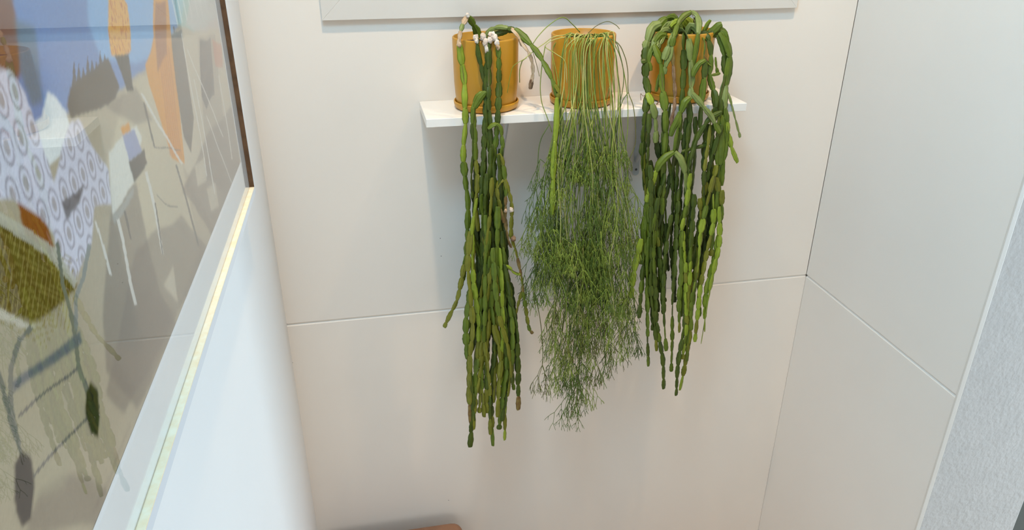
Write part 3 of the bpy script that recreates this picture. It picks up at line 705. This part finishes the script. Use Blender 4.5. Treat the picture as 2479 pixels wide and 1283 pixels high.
s3([(1676, 226, 1.69), (1692, 245, 1.685), (1708, 265), (1722, 282), (1735, 308), (1744, 322)], 0.042, 0.0140, ['mid', 'sage'], flat=0.3)
s3([(1662, 88, 1.75), (1656, 88, 1.730), (1655, 120, 1.724), (1656, 150, 1.722), (1654, 190, 1.718), (1652, 230, 1.71), (1648, 280, 1.70), (1645, 340)], 0.044, 0.0130, ['mid', 'dark'])
s3([(1668, 245, 1.70), (1670, 290), (1667, 320), (1664, 360), (1660, 400)], 0.040, 0.0120, ['mid', 'dark'])
s3([(1634, 84, 1.75), (1628, 92, 1.730), (1628, 110, 1.726), (1629, 140, 1.722), (1631, 180, 1.718), (1634, 225, 1.71), (1632, 262, 1.70), (1626, 290, 1.698), (1622, 330)], 0.034, 0.0075, ['dead', 'dark', 'brown'])
s3([(1662, 84, 1.765), (1672, 62, 1.76), (1684, 70, 1.755), (1690, 82, 1.75)], 0.040, 0.022, ['sage', 'light'], flat=0.3)
s3([(1650, 82, 1.775), (1644, 60, 1.77), (1634, 56, 1.765), (1624, 66, 1.76)], 0.036, 0.020, ['light', 'sage'], flat=0.3)
s3([(1676, 80, 1.79), (1668, 56, 1.79), (1660, 46, 1.79)], 0.040, 0.023, ['sage', 'light'], flat=0.2)
s3([(1628, 84, 1.775), (1612, 74, 1.765), (1596, 84, 1.755), (1586, 104, 1.745), (1580, 122, 1.74)], 0.040, 0.017, ['sage', 'dark', 'mid'], flat=0.6)
s3([(1618, 88, 1.765), (1602, 84, 1.755), (1590, 96, 1.747), (1574, 126, 1.738), (1570, 150, 1.733), (1574, 172, 1.73)], 0.038, 0.015, ['dark', 'mid', 'sage'], flat=0.6)
s3([(1690, 86, 1.77), (1704, 82, 1.765), (1716, 88, 1.76), (1728, 78, 1.757)], 0.034, 0.016, ['dark', 'mid'], flat=0.5)
s3([(1726, 86, 1.765), (1744, 78, 1.757), (1754, 90, 1.752), (1757, 112, 1.748)], 0.038, 0.020, ['sage', 'mid'], flat=0.3)
s3([(1700, 85, 1.78), (1712, 60, 1.775), (1720, 48, 1.77)], 0.036, 0.011, ['light'], flat=0.3)
s3([(1700, 88, 1.77), (1722, 78, 1.762), (1740, 62, 1.755), (1748, 58, 1.753)], 0.045, 0.018, ['mid', 'sage'], flat=0.3)
s3([(1712, 80, 1.775), (1736, 72, 1.765), (1752, 76, 1.755), (1758, 90, 1.75)], 0.036, 0.017, ['sage', 'mid'], flat=0.3)
s3([(1742, 78, 1.755), (1756, 100, 1.745), (1766, 130, 1.74), (1764, 165, 1.735), (1758, 200, 1.73), (1754, 240, 1.715), (1752, 290, 1.70), (1748, 345), (1744, 400)], 0.046, 0.0175, ['sage', 'mid', 'mid'], flat=0.3)
s3([(1738, 85, 1.755), (1750, 115, 1.745), (1755, 150, 1.74), (1757, 185, 1.732), (1750, 215, 1.725), (1742, 250, 1.71), (1742, 300, 1.70), (1738, 360), (1738, 420), (1736, 500)], 0.042, 0.0155, ['mid', 'dark', 'sage'])
s3([(1694, 84, 1.76), (1708, 86, 1.742), (1718, 105, 1.732), (1721, 128, 1.727), (1721, 155, 1.722), (1718, 185, 1.72), (1726, 215, 1.712), (1732, 245, 1.70), (1728, 300), (1722, 360)], 0.034, 0.0125, ['dark', 'mid'])
s3([(1696, 86, 1.752), (1704, 95, 1.733), (1706, 118, 1.725), (1704, 140, 1.722), (1712, 150, 1.72), (1723, 160, 1.718)], 0.024, 0.0075, ['dead', 'mid', 'brown'])
s3([(1708, 145, 1.718), (1692, 155, 1.714), (1682, 170, 1.712), (1677, 186, 1.71)], 0.04, 0.013, ['mid'], flat=0.3)
s3([(1708, 148, 1.718), (1705, 185, 1.714), (1700, 225, 1.708), (1697, 262, 1.70), (1694, 310)], 0.042, 0.0125, ['dark', 'mid'])
s3([(1732, 138, 1.74), (1734, 160, 1.735), (1738, 180, 1.733)], 0.026, 0.009, ['mid', 'sage'])
s3([(1722, 182, 1.72), (1734, 180, 1.72), (1744, 177, 1.72)], 0.024, 0.007, ['mid', 'olive'])
s3([(1762, 224, 1.72), (1770, 248, 1.718), (1778, 280), (1786, 310), (1792, 333)], 0.030, 0.0090, ['sage', 'light', 'sage'])
s3([(1755, 262, 1.70), (1762, 300), (1764, 330), (1772, 360), (1786, 394)], 0.031, 0.0130, ['mid', 'light'], tipcol='light')
s3([(1752, 300, 1.70), (1757, 345), (1750, 400), (1747, 450)], 0.04, 0.013, ['mid', 'olive'])
s3([(1748, 270, 1.688), (1720, 285), (1705, 305), (1690, 330), (1680, 360), (1672, 388)], 0.040, 0.013, ['mid', 'dark'])
s3([(1715, 350, 1.70), (1690, 356), (1668, 362), (1650, 367)], 0.030, 0.009, ['dark'])
# arching pair in the middle
s3([(1632, 368, 1.682), (1612, 380), (1594, 402), (1584, 430), (1574, 455), (1566, 490)], 0.050, 0.0150, ['mid', 'sage', 'light'], flat=0.3)
s3([(1634, 368, 1.682), (1648, 385), (1657, 410), (1662, 440), (1666, 480), (1664, 520)], 0.046, 0.0155, ['mid', 'sage'], flat=0.3)
s3([(1568, 480, 1.684), (1560, 540), (1557, 590), (1552, 640)], 0.044, 0.014, ['mid', 'olive'])
s3([(1553, 578, 1.675), (1545, 610), (1538, 640), (1532, 680), (1528, 722)], 0.034, 0.0130, ['light'], flat=0.3)
s3([(1732, 430, 1.682), (1738, 460), (1736, 500), (1726, 560), (1722, 620)], 0.042, 0.0140, ['light', 'mid', 'olive'])
env3 = [(240, 1585, 1745), (300, 1572, 1755), (400, 1562, 1750), (500, 1562, 1742), (600, 1560, 1730), (700, 1562, 1715), (800, 1570, 1706), (900, 1600, 1672), (960, 1606, 1650)]
tips3 = [((1570, 887), 500, None), ((1547, 770), 520, None), ((1568, 815), 560, None), ((1580, 800), 420, None), ((1607, 942), 480, None), ((1613, 850), 520, None), ((1606, 760), 440, None),
         ((1637, 958), 470, None), ((1646, 945), 560, None), ((1645, 805), 420, None), ((1664, 875), 480, None), ((1682, 828), 470, 'light'), ((1697, 832), 500, 'light'), ((1706, 803), 460, 'light'),
         ((1625, 900), 430, None), ((1652, 870), 560, None), ((1672, 800), 400, None), ((1590, 850), 400, None)]
for tip, y0, tc in tips3:
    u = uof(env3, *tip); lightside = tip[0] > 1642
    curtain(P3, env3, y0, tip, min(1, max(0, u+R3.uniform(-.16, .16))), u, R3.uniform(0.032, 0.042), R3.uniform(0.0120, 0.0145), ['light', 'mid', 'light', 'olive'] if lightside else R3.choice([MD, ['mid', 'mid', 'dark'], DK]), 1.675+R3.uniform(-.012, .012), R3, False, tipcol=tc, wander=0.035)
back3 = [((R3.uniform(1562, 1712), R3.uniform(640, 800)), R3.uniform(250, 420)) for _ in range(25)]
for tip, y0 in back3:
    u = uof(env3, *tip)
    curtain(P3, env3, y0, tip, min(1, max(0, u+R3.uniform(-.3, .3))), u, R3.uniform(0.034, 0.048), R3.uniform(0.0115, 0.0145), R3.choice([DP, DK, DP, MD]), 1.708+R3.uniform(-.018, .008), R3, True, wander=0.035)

# ------------------------------------------------------------------ threadlike cactus in the middle
R2 = random.Random(21); P2 = PLANTS[1]; B2 = np.array(P2[1])
def twig(bag, p, d, L, r, depth, R, mi=0, droop=0.35):
    """forking thread: droops as it goes"""
    n = 4; P = [p]; q = np.array(p); v = np.array(d)/np.linalg.norm(d)
    for i in range(n):
        v = v+np.array([R.uniform(-.12, .12), R.uniform(-.12, .12), -droop/n*1.6]); v /= np.linalg.norm(v)
        q = q+v*L/n; P.append(q)
    bag.add(*tube_arrays(P, np.linspace(r, r*0.85, n+1), 3), mi=mi)
    if depth > 0:
        k = 2 if R.random() < 0.72 else 3
        a0 = R.uniform(0, 6.28)
        for j in range(k):
            a = a0+j*2*math.pi/k+R.uniform(-.4, .4)
            u = np.cross(v, [0.3, 0.9, 0.2]); u /= np.linalg.norm(u)+1e-9; wv = np.cross(v, u)
            nv = v*1.0+(u*math.cos(a)+wv*math.sin(a)*0.7)*R.uniform(0.45, 0.95)
            twig(bag, q, nv, L*R.uniform(0.55, 0.9), r*0.9, depth-1, R, mi, droop)
def spray(R, size, depth=3, arms=5):
    bag = Bag()
    a0 = R.uniform(0, 6.28)
    for j in range(arms):
        a = a0+j*2*math.pi/arms+R.uniform(-.3, .3)
        d = np.array([math.cos(a)*R.uniform(.4, .9), math.sin(a)*R.uniform(.25, .6), -R.uniform(0.35, 0.9)])
        twig(bag, np.zeros(3), d, size*R.uniform(0.30, 0.42), 0.00112, depth, R, 0, 0.42)
    return np.concatenate(bag.v), bag.f
SPRAYS = [spray(R2, 1.0*R2.uniform(0.085, 0.12), 3, R2.choice((3, 4))) for _ in range(14)]
SMALL = [spray(R2, R2.uniform(0.055, 0.08), 2, 4) for _ in range(10)]
env2 = [(200, 1338, 1505), (300, 1335, 1510), (400, 1322, 1515), (500, 1312, 1520), (600, 1312, 1522), (660, 1325, 1522), (700, 1352, 1530), (760, 1340, 1535), (830, 1335, 1528), (900, 1340, 1500), (960, 1352, 1450), (1040, 1375, 1415)]
def in_env(p, m=0):
    v = Vector(p)-EYE; zc = v.dot(FW); px = PW/2+FPX*v.dot(RT)/zc; py = PH/2-FPX*v.dot(UP)/zc
    return px, py
SPR_ME = {}
def spray_mesh(V, F, mi):
    k = (id(V), mi)
    if k not in SPR_ME:
        bg = Bag(); bg.add(V, F); SPR_ME[k] = bg.mesh('spray', [M_TH[mi]])
    return SPR_ME[k]
SPRAY_LIST = []
def thread(pts, mi, r=0.00115, sprays=()):
    loc = [np.array(p)-B2 for p in pts]
    path = catmull(loc, 5); bag = Bag(); bag.add(*tube_arrays(path, np.linspace(r, r*0.9, len(path)), 4))
    st = link('stem', bag.mesh('stem', [M_TH[mi]]), P2[0])
    for (p, V, F, M, smi) in sprays:
        SPRAY_LIST.append((p[1], np.array(p)-B2, V, F, M, smi, st))
    return st
def rotz(a, s=(1, 1, 1)):
    c, n = math.cos(a), math.sin(a); return np.array([[c*s[0], -n*s[0], 0], [n*s[1], c*s[1], 0], [0, 0, s[2]]])
def add_sprays(allp, every, R, smi, ymin=330):
    sp = []
    for y, q in allp:
        if y < ymin: continue
        if R.random() < every(y) or y == allp[-1][0]:
            V, F = R.choice(SMALL if y < 480 else SPRAYS); s = R.uniform(0.62, 1.0)
            sp.append((q, V, F, rotz(R.uniform(0, 6.28), (s, s*0.55, s)), smi))
    return sp
PRIM = []
NTH = 46
for i in range(NTH):
    u = (i+0.5)/NTH
    th = math.pi*(1.5+(u-0.5)*R2.uniform(0.25, 0.68))
    rootp = np.array([CX[1]+0.020*(2*u-1)+R2.uniform(-.012, .012), PY-0.036+R2.uniform(-.022, .012), SZ+POTH-0.012])
    over = np.array([CX[1]+(RIMR-0.004)*math.cos(th), PY+(RIMR-0.006)*math.sin(th), SZ+POTH+R2.uniform(0.004, 0.014)])
    hangY = R2.uniform(1.665, 1.712); u2 = min(1, max(0, u+R2.uniform(-.10, .10)))
    q1 = np.array(at_y(env(env2, 130, 0.5+(u2-0.5)*0.80), R2.uniform(112, 135), 1.729-0.010*R2.random()))
    e_x = (CX[1]-q1[0])/RIMR
    q1[1] = min(q1[1], PY-math.sqrt(max(0.02, 1-e_x*e_x))*RIMR-0.004) if abs(e_x) < 0.98 else PY-0.02
    pts = [rootp, over, q1]; ue = min(1, max(0, u2+R2.uniform(-.15, .15)))
    yend = R2.uniform(300, 620); y0 = 195+R2.uniform(0, 40); ph = R2.uniform(0, 6)
    n = max(2, int((yend-y0)/65)); allp = []
    for k in range(n+1):
        t = k/n; y = y0+(yend-y0)*t
        fan = min(1, 0.93+0.07*(y-195)/90); x = env(env2, y, 0.5+(0.03+0.94*(u2*(1-t)+ue*t)-0.5)*fan+0.03*math.sin(ph+y*0.02))
        f = min(1, t*2.0+0.25); Yd = min(q1[1]*(1-f)+hangY*f, 1.716)
        q = np.array(at_y(x, y, Yd)); pts.append(q); allp.append((y, q))
    mi = R2.choice([0, 0, 1, 1, 2])
    thread([tuple(p) for p in pts], mi, 0.00115, add_sprays(allp, lambda y: 0.34, R2, R2.choice([1, 1, 2])))
    PRIM.append((allp, u2))
# strands that fork off the long threads below the rim
for i in range(80):
    allp, u = R2.choice(PRIM); k0 = R2.randrange(0, max(1, min(3, len(allp)-1)))
    y0, q0 = allp[k0]; back = R2.random() < 0.45
    hangY = R2.uniform(1.70, 1.717) if back else R2.uniform(1.650, 1.700)
    yend = R2.choice([R2.uniform(420, 640), R2.uniform(540, 740), R2.uniform(640, 820)])
    if i % 8 == 0: yend = R2.uniform(800, 930)
    if yend < y0+90: yend = y0+90
    ue = min(1, max(0, u+R2.uniform(-.30, .30))); ph = R2.uniform(0, 6); n = max(3, int((yend-y0)/62)); pts = [q0]; al = []
    for k in range(1, n+1):
        t = k/n; y = y0+(yend-y0)*t; m = min(1, t*1.4)
        x = env(env2, y, 0.03+0.94*(u*(1-m)+ue*m)+0.055*math.sin(ph+y*0.017))
        q = np.array(at_y(x, y, q0[1]*(1-m)+hangY*m)); pts.append(q); al.append((y, q))
    mi = R2.choice([1, 2, 2, 3]) if back else R2.choice([1, 1, 2, 0])  # rear strands get darker greens to imitate shade inside the bush
    thread([tuple(p) for p in pts], mi, 0.0011, add_sprays(al, lambda y: 0.22 if y < 540 else 0.58, R2, R2.choice([2, 2, 2, 1]) if back else R2.choice([1, 1, 2])))
# stray threads traced one by one
def tr(pts, mi, sp=(), r=0.0011, Y=1.72):
    P = px_path(pts, Y); S = []
    for (px, py, Yp, sz) in sp:
        V, F = R2.choice(SMALL if sz < 1 else SPRAYS); s = sz if sz >= 1 else sz*1.2
        S.append((at_y(px, py, Yp), V, F, rotz(R2.uniform(0, 6.28), (s, s*0.6, s)), 1 if mi < 2 else mi))
    thread(P, mi, r, S)
tr([(1404, 78, 1.80), (1385, 58, 1.79), (1362, 42, 1.775), (1330, 60, 1.755), (1305, 85, 1.74), (1290, 106, 1.735)], 1)
tr([(1424, 80, 1.80), (1445, 62, 1.80), (1470, 52, 1.795), (1490, 60, 1.79), (1500, 70, 1.785)], 3, r=0.0009)
tr([(1400, 84, 1.79), (1345, 88, 1.745), (1318, 105, 1.74), (1290, 125, 1.735), (1262, 150, 1.732)], 0)
tr([(1400, 86, 1.78), (1345, 95, 1.735), (1320, 112, 1.728), (1345, 130, 1.722), (1368, 150, 1.718), (1372, 200, 1.714)], 0)
tr([(1320, 110, 1.73), (1312, 160, 1.725), (1308, 210, 1.72), (1312, 250, 1.715), (1325, 285, 1.70), (1336, 320, 1.70)], 1)
tr([(1264, 148, 1.732), (1258, 170, 1.732), (1258, 200, 1.732)], 2); tr([(1290, 125, 1.735), (1300, 160, 1.735), (1306, 185, 1.733)], 3, r=0.0007)
tr([(1275, 140, 1.73), (1245, 158, 1.73), (1236, 180, 1.728), (1228, 225, 1.726)], 1, r=0.0008)
tr([(1430, 82, 1.78), (1490, 100, 1.745), (1512, 135, 1.735), (1520, 175, 1.728), (1521, 222, 1.715), (1534, 262, 1.705), (1539, 340, 1.70), (1524, 385, 1.70)], 3, [(1524, 385, 1.70, .6)])
tr([(1432, 84, 1.78), (1486, 98, 1.742), (1500, 130, 1.73), (1510, 180, 1.722), (1505, 230, 1.715), (1488, 300, 1.70), (1475, 400, 1.70)], 2)
tr([(1521, 224, 1.712), (1505, 250, 1.708), (1490, 320, 1.70), (1480, 420, 1.70)], 2)
tr([(1490, 110, 1.74), (1505, 150, 1.732), (1518, 225, 1.715), (1520, 300, 1.705), (1515, 380, 1.70), (1525, 450, 1.70), (1545, 480, 1.70)], 1, [(1525, 445, 1.70, 1.0), (1540, 472, 1.70, 1.0)])
tr([(1500, 260, 1.70), (1508, 340, 1.70), (1512, 440, 1.70), (1530, 520, 1.70)], 1, [(1530, 515, 1.70, 1.1), (1512, 440, 1.70, 1.0)])
tr([(1330, 300, 1.70), (1306, 350, 1.70), (1300, 440, 1.70), (1290, 480, 1.70)], 2, [(1308, 385, 1.70, 1.0), (1296, 452, 1.70, 1.1), (1312, 430, 1.69, 1.0)])
tr([(1345, 300, 1.70), (1318, 420, 1.70), (1300, 520, 1.70), (1275, 560, 1.70)], 1, [(1296, 525, 1.70, 1.1), (1280, 545, 1.70, 1.0), (1310, 470, 1.70, 1.0), (1300, 500, 1.69, 1.0)])
tr([(1350, 420, 1.70), (1320, 540, 1.70), (1292, 615, 1.70)], 2, [(1292, 612, 1.70, 1.1), (1312, 570, 1.70, 1.0), (1304, 595, 1.69, 1.0)])
tr([(1355, 500, 1.70), (1330, 600, 1.70), (1300, 660, 1.70)], 2, [(1302, 650, 1.70, 1.15), (1325, 620, 1.70, 1.0)])
tr([(1350, 560, 1.70), (1318, 625, 1.70), (1310, 665, 1.70)], 1, [(1310, 660, 1.70, 1.1)])
tr([(1292, 700, 1.70), (1307, 770, 1.70), (1314, 840, 1.70), (1313, 884, 1.70)], 3, [(1313, 884, 1.70, 1.0)])
tr([(1300, 640, 1.70), (1290, 700, 1.70), (1296, 735, 1.70)], 3, r=0.0008)
for (x, y, s) in ((1345, 745, 1.0), (1335, 790, .8), (1360, 800, 1.1), (1352, 860, 1.0), (1366, 910, 1.0), (1392, 880, 1.1), (1400, 930, 1.1), (1378, 955, 1.0), (1420, 910, 1.0), (1395, 975, .9),
                  (1440, 860, 1.0), (1466, 880, .9), (1480, 830, 1.0), (1500, 800, 1.0), (1525, 770, 1.0), (1510, 730, 1.0), (1535, 720, .9), (1530, 640, .9), (1540, 600, .6), (1420, 830, 1.1), (1450, 790, 1.1), (1400, 790, 1.1), (1470, 750, 1.1)):
    Y = R2.uniform(1.66, 1.70); x0 = 1430+(x-1430)*0.6
    tr([(x0, y-190, Y), (x0*0.4+x*0.6, y-80, Y), (x, y, Y)], R2.choice([1, 2, 3]), [(x, y, Y, s), (x0*0.3+x*0.7+R2.uniform(-14, 14), y-50, Y, .9)])

# the nearest sprays are pieces of their stems, the rest one mass behind them
SPRAY_LIST.sort(key=lambda t: t[0])
for Yp, p, V, F, M, smi, st in SPRAY_LIST[:295]:
    o = bpy.data.objects.new('spray', spray_mesh(V, F, smi)); COL.objects.link(o); o.parent = st
    m4 = np.eye(4); m4[:3, :3] = M; m4[:3, 3] = p; o.matrix_local = Matrix(m4.tolist())
rest = Bag()
for Yp, p, V, F, M, smi, st in SPRAY_LIST[295:]: rest.add((M @ V.T).T+p, F, mi=smi)
if rest.n: link('spray_mass', rest.mesh('spray_mass', M_TH), P2[0], kind='stuff')


# ------------------------------------------------------------------ dry bits on the shelf, padded seat below
def bit(pts, label, r):
    q = [at_y(x, y, Y) for x, y, Y in pts]; bg = Bag()
    P = [(p.x, p.y, max(p.z, SZ+r+0.0003) if k else SZ+r+0.0003) for k, p in enumerate(q)]
    bg.add(*tube_arrays(catmull(P, 5), r, 5)); o = link('dry_sprig', bg.mesh('dry_sprig', [M_BROWN]))
    tag(o, label, 'twig')
bit([(1553, 222, 1.80), (1551, 227, 1.79), (1556, 232, 1.785), (1562, 231, 1.79)], 'thin curled dry sprig on the shelf beside the rightmost saucer', 0.0007)
bit([(1590, 246, 1.745), (1597, 244, 1.745), (1604, 248, 1.742)], 'dark dry fragment on the shelf in front of the rightmost saucer', 0.0016)
p = at_y(880, 1271, 1.55)
ott = thing('padded_bench', (0, 0, 0), 'brown padded bench top just showing in the lower left corner', 'bench')
obj('cushion', box(LX+0.02, LX+0.46, 1.42, BY-0.04, 0.33, 0.438, 0.035, seg=5), mat('brown_leatherette', (0.30, 0.15, 0.085), 0.6, 0.3, 0.1, 20), ott, smooth=True)
for lx in (LX+0.05, LX+0.39):
    for ly in (1.46, BY-0.10): obj('leg', box(lx-0.018, lx+0.018, ly-0.018, ly+0.018, 0.0, 0.332, 0.003), M_BROWNWOOD, ott)
